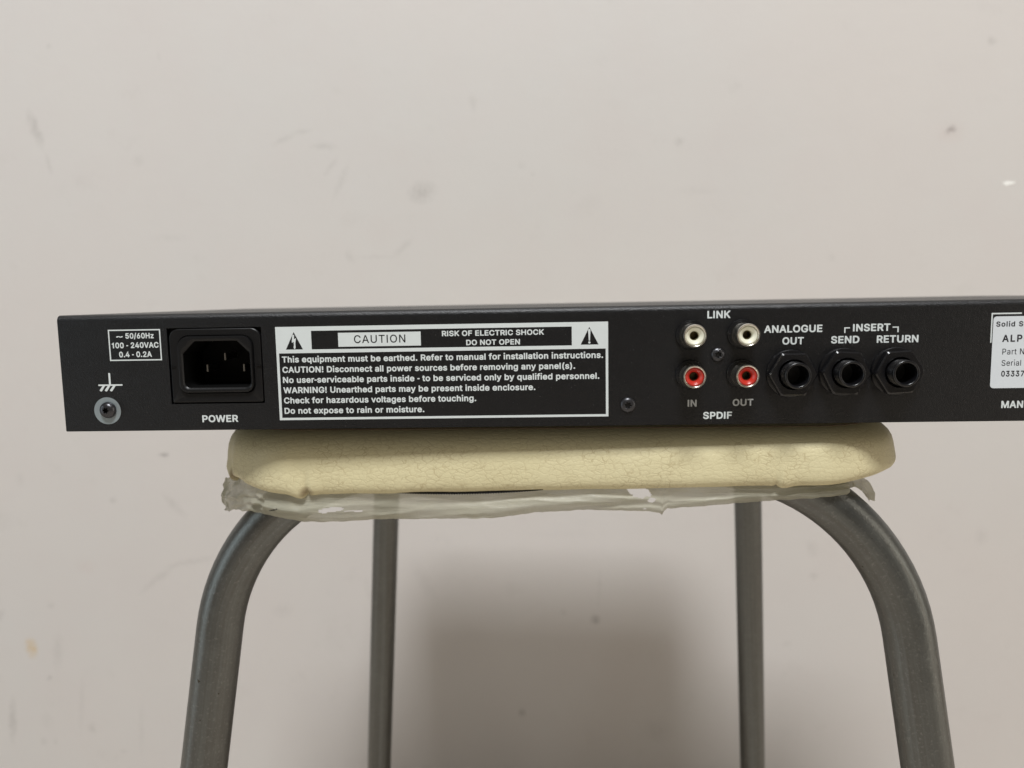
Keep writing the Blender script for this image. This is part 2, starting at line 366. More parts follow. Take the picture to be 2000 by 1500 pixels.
for (x, z) in ((60.6, 27.2), (53.6, 22.9), (67.6, 22.9)):
    bm = bmesh.new(); V, F = box(x-.3-59, x+.3-59, 4.5, 15, z-1.3-24, z+1.3-24)
    bv = [bm.verts.new(v) for v in V]
    for f in F: bm.faces.new([bv[i] for i in f])
    bmesh.ops.bevel(bm, geom=[e for e in bm.edges if all(v.co.y < 5 for v in e.verts)], offset=.15, segments=2, affect='EDGES')
    from_bm('blade', bm, M_steel, inlet, 30)
for z in (28.6, 22.4):     # tiny raised side notches of the moulding
    for x0, x1 in ((42.2, 44.0), (74.4, 76.2)):
        if z > 25: continue
        V, F = box(x0-59, x1-59, -.72, -.3, z+1.5-24, z+1.75-24); mesh('moulding_seam', V, F, M_gloss, inlet)

# ---- screws with a six-lobed recess
def screw_mesh(R, dome, rin):
    """dome head with a star socket, centred on the origin, facing -y"""
    n = 72; V, F = [], []
    rows = []
    def star(a, r): return r*(1+.20*math.cos(6*a))
    prof = [(1.0, 0), (.995, .18), (.96, .38), (.88, .58), (.75, .78), (.60, .91)]
    for f, h in prof: rows.append([(R*f*math.cos(2*math.pi*i/n), -dome*h, R*f*math.sin(2*math.pi*i/n)) for i in range(n)])
    for rr, yy in ((rin*1.06, -dome*.985), (rin, -dome*.95), (rin*.9, -dome*.35)):
        rows.append([(star(2*math.pi*i/n, rr)*math.cos(2*math.pi*i/n), yy, star(2*math.pi*i/n, rr)*math.sin(2*math.pi*i/n)) for i in range(n)])
    for r_ in rows: V += r_
    for k in range(len(rows)-1):
        for i in range(n):
            j = (i+1) % n; F.append((k*n+i, k*n+j, (k+1)*n+j, (k+1)*n+i))
    F.append(tuple((len(rows)-1)*n+i for i in range(n)))
    return V, F
def screw(x, z, R, dome, rin, y=0, rot=0, name='screw', label=None):
    V, F = screw_mesh(R, dome, rin)
    o = mesh(name, V, F, M_screw, unit, 45)
    o.data.materials.append(M_recess)
    for p_ in o.data.polygons:
        if all(o.data.vertices[v].index >= 72*7 for v in p_.vertices): p_.material_index = 1
    o.location = ((x+OFF.x)*S, (y+OFF.y)*S, z*S); o.rotation_euler = (0, rot, 0)
    if label: o['label'] = label
    return o
screw(210.9, 7.6, 2.75, 1.1, 1.12, rot=.2)
screw(243.2, 25.5, 2.45, 1.0, 1.1, rot=.5)
V, F = lathe(0, 0, [(5.1, .0), (5.1, -.05), (.2, -.05)], 64); F.append(tuple(range(128, 192)))
o = mesh('bare_metal_spot', V, F, M_bare, unit, 30); o.location = ((16.55+OFF.x)*S, OFF.y*S, 7.8*S)
screw(16.9, 8.1, 3.1, 2.1, 1.0, rot=.1, name='earth_screw')
V, F = lathe(0, 0, [(2.2, -.02), (2.2, -.4)], 24)

# ---- coaxial sockets
def coax(x, z, M_ins, label):
    r = empty('coax_socket', (x-218, -100, z), unit); r['label'] = label
    V, F = lathe(0, 0, [(5.35, 0), (5.35, -.75), (5.15, -1.0), (4.75, -1.0), (4.6, -1.2), (4.6, -1.25), (4.15, -1.3)], 56); mesh('base_ring', V, F, M_gloss, r, 30)
    V, F = lathe(0, 0, [(4.15, -1.0), (4.12, -2.4), (4.0, -2.6), (4.0, -7.4), (4.08, -8.3), (4.05, -8.75), (3.88, -9.0), (3.6, -9.02), (3.42, -8.9), (3.3, -8.6), (3.27, -7.5)], 64)
    mesh('shell', V, F, M_nickel, r, 50)
    V, F = lathe(0, 0, [(3.27, -8.0), (3.22, -8.35), (3.05, -8.5), (2.75, -8.45), (2.5, -8.2), (1.95, -7.75), (1.68, -7.4), (1.6, -6.8), (1.6, -2.5)], 56); F.append(tuple(range(8*56, 9*56)))
    mesh('insulator', V, F, M_ins, r, 60)
    V, F = lathe(0, 0, [(1.55, -6.2), (1.3, -6.3), (1.22, -6.2), (1.2, -2.6)], 40); F.append(tuple(range(3*40, 4*40)))
    mesh('contact', V, F, M_brass, r, 40)
    return r
coax(233.3, 32.8, M_white, 'white coaxial socket above IN')
coax(251.7, 32.8, M_white, 'white coaxial socket above OUT')
coax(233.3, 18.4, M_red, 'red coaxial socket above IN')
coax(251.7, 18.4, M_red, 'red coaxial socket above OUT')

# ---- jack sockets
def jack(x, z, rot, label):
    r = empty('jack_socket', (x-218, -100, z), unit); r['label'] = label
    V, F = lathe(0, 0, [(8.7, 0), (8.7, -.7), (8.45, -1.05), (7.9, -1.2), (5.2, -1.25)], 72); mesh('washer', V, F, M_gloss, r, 30)
    V, F = lathe(0, 0, [(7.5, -1.25), (7.5, -3.9), (7.1, -4.35), (5.5, -4.35), (5.3, -4.1), (5.25, -2.2)], 96, hexa=[8.62, 8.62, 7.9, 0, 0, 0]); o = mesh('nut', V, F, M_gloss, r, 25); o.rotation_euler = (0, rot, 0)
    pr = [(4.75, -1.5)]
    y = -3.0
    while y > -8.0:
        pr += [(4.72, y), (4.45, y-.25), (4.72, y-.5)]; y -= .52
    pr += [(4.72, -8.4), (4.62, -8.8), (4.35, -9.05), (4.0, -9.05), (3.75, -8.85), (3.6, -8.4), (3.55, -7.0), (3.5, 8)]
    V, F = lathe(0, 0, pr, 64); F.append(tuple(range((len(pr)-1)*64, len(pr)*64))); mesh('barrel', V, F, M_gloss, r, 50)
    return r
jack(269.1, 18.3, .0, 'analogue out jack socket'); jack(287.7, 18.6, .06, 'insert send jack socket'); jack(306.2, 18.6, -.05, 'insert return jack socket')

# ------------------------------------------------------------------ lettering
BOLD = r"""!196|81,-28,106,-30,131,-22,153,-4,166,20,169,50,162,74,142,97,118,110,88,112,64,104,42,86,29,62,27,32,35,8,55,-16|69,170,136,171,148,181,154,194,158,512,148,528,136,534,58,534,46,527,37,512,41,194,52,176
(273|168,-120,239,-122,253,-114,261,-96,197,72,184,132,178,192,181,270,197,354,222,438,261,534,257,552,239,565,173,565,159,558,150,546,123,492,97,420,78,342,66,270,65,168,81,66,122,-48,153,-108
)273|29,-120,97,-122,120,-108,156,-36,180,24,196,84,207,150,207,264,185,390,139,516,115,557,97,565,31,564,19,556,12,540,73,366,90,282,96,216,92,150,78,78,51,0,12,-90,15,-108
-198|21,164,180,165,194,188,192,254,182,266,168,270,18,267,4,248,4,188,8,176
.188|78,-28,104,-30,128,-22,151,-4,164,20,166,50,159,74,140,98,116,110,86,112,62,104,39,86,26,62,24,32,32,8,53,-16
/249|6,-100,74,-102,89,-94,96,-82,259,524,259,542,242,557,176,558,164,554,154,542,-11,-70,-8,-88
0453|197,-31,246,-32,288,-24,324,-7,360,22,388,59,407,101,422,155,430,209,426,335,413,389,390,445,361,485,330,512,288,532,246,541,198,540,162,531,126,513,93,485,66,449,46,407,31,353,24,299,27,173,40,119,59,71,82,35,114,4,153,-19|216,76,180,94,155,131,139,191,135,269,142,335,162,391,192,424,228,433,264,423,296,383,313,323,318,239,309,167,289,113,258,83
1360|166,-24,244,-26,258,-18,266,0,266,510,256,528,244,534,184,532,170,516,154,467,126,444,58,428,44,408,44,360,58,340,148,336,149,0,154,-14
2453|55,-24,388,-26,400,-23,412,-12,415,60,400,80,212,84,358,245,389,294,403,336,405,396,388,450,356,492,310,524,274,536,238,541,166,533,130,519,100,498,77,474,58,444,45,408,40,366,44,348,58,338,124,336,142,342,151,354,155,384,166,408,184,424,208,432,244,432,271,420,287,402,294,372,286,336,263,300,41,60,38,0,42,-12
3453|185,-31,260,-30,326,-8,380,35,410,88,417,119,418,161,413,191,398,227,377,257,351,281,320,299,284,311,280,317,396,449,397,515,380,533,68,535,56,530,45,515,44,449,50,437,62,428,231,425,134,311,132,239,152,222,224,220,260,212,288,191,300,167,302,131,290,103,266,85,230,76,188,79,158,93,141,113,132,143,116,157,44,158,32,154,21,143,19,119,27,83,42,53,62,27,116,-11
4453|273,-24,340,-26,358,-20,369,0,369,78,424,82,436,94,439,108,439,162,431,180,418,188,369,192,369,318,364,332,350,342,280,343,260,330,256,192,154,192,334,498,332,522,310,535,244,534,226,523,19,174,14,156,14,102,22,88,34,80,256,78,257,-6
5453|191,-31,264,-29,324,-6,372,35,406,95,416,149,412,209,396,257,366,301,324,335,276,354,228,360,166,353,174,425,366,426,384,434,392,449,392,509,384,527,372,534,96,535,79,527,71,515,42,257,46,239,60,228,126,220,186,247,240,248,277,227,299,185,301,149,289,113,264,87,234,77,204,77,174,90,157,107,144,143,132,154,60,156,38,143,34,125,42,85,74,29,126,-11
6453|197,-31,268,-29,304,-18,334,-2,382,47,409,107,415,155,411,197,401,233,382,270,354,299,322,321,286,334,238,341,345,497,344,521,328,534,250,534,232,524,88,311,59,257,43,209,38,167,40,125,52,83,70,49,94,20,124,-4,160,-22|208,77,181,89,161,113,152,143,153,179,166,209,184,227,214,238,244,238,268,227,290,203,300,173,300,137,287,107,268,87,238,75
7453|88,-24,164,-26,188,-12,414,438,416,510,404,530,386,535,62,535,41,522,36,510,36,450,44,434,56,427,278,426,280,420,74,12,74,-10
A480|8,-24,82,-26,103,-18,154,116,322,116,377,-18,394,-26,460,-26,472,-24,485,-12,489,0,484,18,301,516,286,532,202,535,190,532,178,520,-8,10,-6,-12|196,225,192,228,238,365,286,228
C510|234,-31,280,-32,328,-26,370,-12,410,11,444,41,470,77,487,113,498,155,495,173,478,186,400,185,386,173,369,131,346,105,310,86,268,79,232,83,202,96,173,119,152,149,132,215,134,305,144,341,159,371,178,395,202,413,256,429,292,428,322,419,361,389,386,335,403,323,478,323,497,341,495,371,480,413,436,475,376,518,298,540,250,541,196,532,148,512,109,485,74,449,46,404,27,353,17,299,15,233,22,173,39,119,64,73,96,35,136,3,184,-20
D502|51,-24,240,-25,312,-13,348,0,390,26,420,53,447,90,469,138,484,198,487,270,480,333,465,384,440,432,408,469,366,500,312,523,246,534,60,535,38,522,34,504,34,0,38,-12|156,83,151,90,151,420,156,426,234,425,288,415,333,384,363,330,373,246,359,168,330,123,288,95,240,84
E419|52,-24,372,-26,384,-24,398,-12,401,60,384,81,156,83,151,90,151,198,156,203,362,204,380,222,381,282,376,300,360,311,154,312,151,420,156,426,384,429,398,450,398,498,397,516,384,531,60,535,38,522,34,504,34,0,38,-12
F410|51,-24,126,-26,147,-12,151,192,348,195,369,210,372,282,354,303,151,306,151,420,156,426,378,428,390,438,395,450,395,510,384,529,366,535,60,535,38,522,34,504,34,0,38,-12
G520|235,-31,286,-32,334,-25,376,-10,413,11,447,41,473,77,492,119,502,167,504,257,490,278,280,281,268,277,258,263,258,191,268,178,280,173,382,173,385,167,377,143,357,113,310,85,280,79,244,81,214,90,190,104,152,149,132,215,134,305,144,341,159,371,178,395,202,413,256,429,292,427,319,419,358,389,386,335,400,324,478,323,490,329,499,341,496,371,480,413,436,474,376,517,298,540,244,541,196,533,148,513,107,485,73,449,46,405,27,353,17,299,15,233,22,173,39,119,64,72,95,35,136,3,184,-20
H517|51,-24,126,-26,147,-12,151,198,156,206,366,204,370,-12,390,-26,456,-26,468,-23,479,-12,483,504,473,528,456,535,390,535,371,522,366,510,366,318,360,315,151,318,151,510,146,522,132,533,120,535,56,534,38,522,34,504,34,0,38,-12
I190|46,-24,127,-25,139,-17,146,0,146,510,139,525,121,535,49,534,37,526,29,510,29,0,33,-12
K467|51,-24,126,-26,147,-12,151,156,192,201,198,200,354,-18,372,-26,450,-26,468,-16,474,0,468,17,278,288,468,492,473,510,462,530,450,535,366,535,348,529,156,322,151,330,151,510,146,522,132,533,120,535,56,534,38,522,34,504,34,0,38,-12
L393|52,-24,360,-26,378,-19,387,0,387,60,378,76,366,82,152,84,151,510,141,528,126,535,54,534,42,526,34,510,34,0,38,-12
M628|52,-24,126,-25,140,-18,147,-6,150,272,261,-6,270,-20,282,-25,342,-26,365,-12,474,266,478,252,479,-6,487,-18,504,-26,570,-26,585,-18,594,0,594,504,584,528,570,534,474,534,454,522,318,168,312,167,174,522,150,535,60,535,42,526,34,504,34,0,38,-12
N523|51,-24,126,-26,143,-18,150,-6,151,306,156,316,369,-18,384,-26,462,-26,474,-23,486,-12,489,504,480,528,462,535,396,534,384,529,374,516,372,186,156,525,138,535,60,535,38,522,34,504,34,0,38,-12
O533|234,-31,286,-32,334,-24,382,-6,424,23,459,59,486,101,507,155,517,209,518,275,511,335,494,389,468,437,436,475,394,507,352,527,298,540,250,541,196,532,148,512,109,485,74,449,46,404,27,353,17,299,15,233,22,173,39,119,64,73,96,35,136,3,184,-20|238,82,186,107,149,155,132,215,132,293,149,353,184,400,232,425,286,428,341,407,364,386,382,359,402,293,402,215,385,155,348,107,298,83
P445|51,-24,126,-26,147,-12,151,156,156,160,264,161,318,172,373,204,412,252,427,288,433,324,428,402,400,462,378,486,345,510,306,526,252,534,60,535,38,522,34,504,34,0,38,-12|156,268,151,276,151,420,156,426,258,424,282,417,300,404,314,378,318,342,313,312,297,288,258,270
R449|51,-24,126,-26,147,-12,151,168,156,172,233,168,330,-12,342,-23,432,-25,450,-12,451,12,352,198,396,234,421,276,434,330,432,390,422,426,403,462,378,489,348,510,306,526,252,534,60,535,38,522,34,504,34,0,38,-12|156,281,151,288,151,420,156,426,258,424,282,418,304,402,316,378,319,348,313,318,300,299,258,283
S447|188,-33,236,-35,284,-29,320,-19,356,-1,386,23,409,51,424,81,433,117,433,159,424,195,407,225,380,254,320,288,176,333,152,349,143,363,142,387,158,412,188,428,224,432,260,428,290,414,307,393,317,363,332,353,404,352,421,363,427,381,421,417,409,447,387,477,332,519,266,539,224,541,176,537,104,509,74,486,51,459,36,429,28,399,27,357,35,321,50,291,79,261,144,225,284,181,308,166,317,153,317,123,301,99,266,81,224,75,182,81,152,96,136,117,128,147,110,162,38,163,19,153,12,135,20,93,35,57,56,28,85,3,116,-14
T449|184,-24,260,-26,274,-18,282,-6,284,425,416,426,433,432,443,450,443,510,428,532,32,535,15,528,7,516,6,450,20,429,164,425,167,420,167,0,170,-12
U517|224,-32,306,-30,372,-9,430,34,466,88,479,130,483,172,483,508,480,520,468,532,390,534,370,520,363,148,349,118,330,99,300,83,264,78,222,82,192,95,169,118,154,148,147,520,135,532,120,535,54,534,37,520,34,172,44,106,68,58,108,14,162,-17
V480|195,-24,280,-26,301,-12,487,498,487,516,472,532,394,535,373,522,244,153,238,150,106,522,88,534,16,535,0,528,-8,517,-7,498,178,-6
W686|147,-24,232,-26,253,-12,340,307,346,302,433,-12,454,-26,532,-26,548,-18,556,-6,694,498,694,516,686,528,670,535,604,535,581,522,490,189,405,516,394,529,382,534,304,535,284,522,196,193,190,195,104,522,82,535,16,535,-2,526,-8,516,-8,498,130,-6
a389|132,-33,198,-31,252,-9,270,-25,336,-26,351,-21,361,-9,363,255,357,303,345,333,323,363,294,385,258,401,186,410,108,394,53,357,30,329,16,297,19,279,30,268,96,248,117,255,144,290,174,303,222,301,238,291,246,279,246,255,120,236,66,217,32,189,12,157,5,123,6,87,24,33,66,-9,96,-24|144,75,130,81,120,93,118,111,126,125,168,141,246,152,250,147,244,111,222,86,186,72
b424|201,-32,257,-32,299,-21,340,4,374,40,399,88,413,142,416,208,406,268,390,310,367,346,341,372,305,395,269,406,221,410,179,404,143,385,137,520,119,534,47,534,34,526,27,508,28,-8,47,-25,113,-26,127,-20,137,-7,173,-25|203,75,173,90,150,124,139,172,141,220,150,256,170,286,197,301,233,303,263,292,287,262,301,214,300,160,288,118,266,88,239,75
c396|177,-32,250,-30,310,-7,361,40,389,100,376,124,304,143,286,134,268,100,250,83,226,74,202,73,166,83,137,118,123,166,125,220,138,262,166,293,202,304,240,298,262,283,280,250,298,237,370,253,385,268,386,286,376,311,340,361,292,393,238,408,196,410,154,404,118,390,88,371,61,346,40,316,21,274,11,232,8,184,14,130,26,88,45,52,70,21,100,-4,136,-22
d424|168,-32,232,-31,286,-5,298,-20,310,-26,376,-25,396,-8,398,508,394,521,382,532,310,535,288,520,283,388,244,404,214,410,172,409,130,399,97,382,68,358,45,328,26,292,12,238,8,184,13,130,30,76,55,34,88,1,124,-20|184,75,154,92,134,124,123,172,124,220,136,260,155,286,184,302,220,302,250,289,274,256,285,208,283,154,269,112,250,88,220,74
e404|181,-32,256,-30,316,-8,365,34,391,88,388,101,376,114,304,131,286,122,269,94,255,82,226,73,196,73,158,88,134,118,127,136,130,143,370,143,388,151,397,166,390,262,379,298,358,335,333,364,299,388,262,402,226,409,190,410,148,403,112,388,78,364,52,335,33,304,18,262,10,220,9,172,15,124,26,88,46,49,70,20,106,-7,142,-24|130,248,138,268,154,287,178,300,202,304,226,302,248,292,266,274,277,250
f254|72,-24,144,-26,159,-18,167,-6,168,300,234,302,248,312,254,330,254,378,247,396,228,405,168,407,168,426,171,438,180,446,228,443,250,456,268,522,260,540,246,547,210,555,174,555,138,548,109,534,84,514,66,486,56,450,54,408,0,404,-12,397,-19,384,-19,324,-14,312,0,302,55,300,55,0,60,-15
g425|172,-175,244,-174,310,-156,358,-121,388,-73,398,-13,398,377,394,392,382,403,310,405,298,400,286,383,256,400,226,408,184,410,142,403,106,387,70,360,46,329,24,287,10,221,12,143,28,87,61,35,106,1,160,-18,226,-19,280,2,284,-1,284,-25,274,-47,256,-61,232,-69,196,-71,166,-65,142,-50,118,-22,100,-15,30,-55,25,-73,29,-85,69,-133,118,-162|178,89,148,107,131,137,122,185,127,233,141,269,165,293,190,303,226,301,256,285,277,251,286,203,282,149,268,116,244,94,214,85
h410|44,-24,119,-25,136,-12,142,252,164,288,203,303,227,301,245,294,258,282,268,258,274,-12,293,-26,359,-26,377,-16,383,0,383,252,378,294,365,330,329,377,275,404,239,410,203,409,143,387,140,510,135,522,119,534,47,534,35,526,27,510,27,0,30,-12
i167|44,-24,119,-25,139,-6,140,378,133,396,119,404,47,404,34,396,27,384,27,0,30,-12|57,450,83,445,110,450,131,463,147,486,152,510,148,534,132,558,113,571,89,577,59,573,35,558,22,540,16,516,20,486,35,464
k381|44,-24,119,-25,136,-12,140,126,149,137,281,-22,293,-26,377,-25,390,-18,398,0,391,18,237,216,378,360,385,372,383,390,365,405,273,402,143,272,140,510,135,522,119,534,47,534,35,526,27,510,27,0,30,-12
l162|36,-24,111,-26,125,-18,133,0,133,510,123,528,111,534,39,534,27,526,19,510,19,0,23,-12
m610|44,-24,119,-25,137,-11,142,258,161,291,197,304,233,294,247,270,248,0,257,-18,275,-26,335,-26,358,-12,363,264,383,294,419,304,455,294,468,270,473,-12,497,-26,557,-26,575,-18,583,0,582,270,573,318,551,360,509,395,449,412,413,411,379,402,347,386,323,366,281,398,239,411,185,408,137,387,125,401,113,405,41,402,29,390,27,378,27,0,30,-12
n410|44,-24,119,-25,136,-12,142,252,153,276,167,290,209,303,245,294,258,282,268,258,274,-12,293,-26,341,-26,365,-24,380,-12,383,0,380,282,358,342,317,386,275,404,227,410,179,403,137,385,125,401,113,405,47,404,29,390,27,0,30,-12
o415|177,-32,220,-34,262,-27,326,4,352,28,378,64,393,100,404,142,407,190,403,238,392,280,372,322,346,355,312,382,274,400,238,408,196,410,154,404,118,390,88,371,61,346,40,316,21,274,11,232,8,184,14,130,26,88,45,52,70,21,100,-4,136,-22|184,75,154,93,134,124,123,172,125,220,138,262,160,289,190,302,226,302,256,288,280,256,292,208,290,154,276,112,250,84,220,73
p424|44,-167,119,-168,136,-155,143,-8,173,-25,209,-33,245,-34,287,-25,317,-12,347,9,372,37,393,73,408,115,415,163,415,217,407,265,391,307,369,343,339,373,305,395,269,406,227,410,179,404,143,385,113,405,47,404,30,391,27,-143,30,-155|215,73,179,85,157,109,142,151,139,199,145,241,163,277,191,299,227,304,257,295,282,271,298,229,302,181,294,133,275,97,251,78
q424|302,-167,376,-168,389,-161,397,-149,397,385,388,398,370,405,310,405,295,397,286,383,256,400,226,408,184,410,142,403,106,387,76,366,51,337,28,295,15,253,9,205,10,157,18,109,34,67,57,31,88,1,118,-18,154,-30,202,-34,244,-28,283,-11,285,-143,288,-155|196,73,166,83,141,109,126,151,123,199,129,241,147,277,172,298,208,304,244,294,268,268,282,229,285,175,278,133,260,97,232,77
r259|44,-24,119,-25,136,-12,143,258,158,282,179,295,203,300,245,296,263,306,269,324,269,384,257,406,191,409,137,388,119,404,53,405,41,402,29,390,27,0,30,-12
s365|149,-32,228,-30,288,-9,330,28,345,52,355,82,357,118,351,148,339,172,318,196,276,222,162,253,137,268,135,280,144,294,162,303,186,306,222,299,248,262,264,252,330,264,343,274,349,286,347,304,317,358,281,388,228,407,156,408,96,390,48,351,33,328,23,298,21,262,28,232,39,208,60,184,108,156,216,127,240,112,240,94,228,82,186,72,156,75,138,83,114,123,96,132,30,119,13,106,10,88,17,64,48,15,90,-15
t227|141,-28,210,-26,228,-19,238,-4,222,68,204,79,156,78,152,98,152,296,156,301,210,302,222,310,230,326,230,380,222,396,210,404,156,405,152,410,151,476,138,493,60,497,46,488,40,476,36,406,0,404,-18,388,-19,326,-6,305,36,300,39,296,39,86,49,38,64,14,84,-6,108,-19
u410|155,-29,215,-28,269,-7,287,-23,299,-26,359,-26,380,-11,383,379,380,391,367,403,293,405,273,391,267,127,260,109,245,90,227,80,203,76,179,79,161,88,142,121,136,391,119,405,95,405,47,404,30,391,27,133,36,73,52,37,77,6,113,-17
v389|154,-24,227,-26,249,-12,396,372,394,390,383,402,305,405,286,396,197,158,191,159,104,396,83,405,17,405,5,402,-5,390,-5,366,137,-6
w567|129,-24,203,-25,221,-13,281,192,287,192,347,-13,371,-26,431,-26,447,-18,569,372,563,397,545,405,485,405,461,396,401,191,395,191,336,396,317,405,241,402,226,384,173,189,167,191,107,396,83,405,23,405,5,397,-3,384,-1,369,112,-6
x379|12,-24,93,-26,105,-22,189,101,273,-21,285,-26,357,-26,375,-18,382,-6,381,12,256,192,374,366,376,384,369,398,351,405,279,405,267,400,189,289,123,392,112,402,27,405,10,396,4,384,6,366,122,192,-2,12,-3,-7
y389|63,-169,113,-170,155,-157,188,-133,215,-97,396,371,395,389,383,402,305,405,285,395,197,158,191,159,105,395,83,405,17,405,4,401,-6,389,-7,369,135,-1,120,-43,107,-60,95,-64,53,-61,36,-79,23,-145,35,-162
z380|33,-24,336,-26,348,-24,360,-14,365,0,364,60,348,80,177,84,355,318,359,378,348,400,330,405,48,405,29,396,22,378,22,324,36,301,201,294,20,60,16,0,19,-12
~453|278,113,310,111,346,118,376,134,397,155,415,185,424,221,426,257,412,275,334,276,321,263,314,227,298,218,202,282,166,291,130,291,76,269,52,245,38,221,28,185,26,149,40,128,118,126,133,143,140,179,154,184,169,179,238,127
 188"""
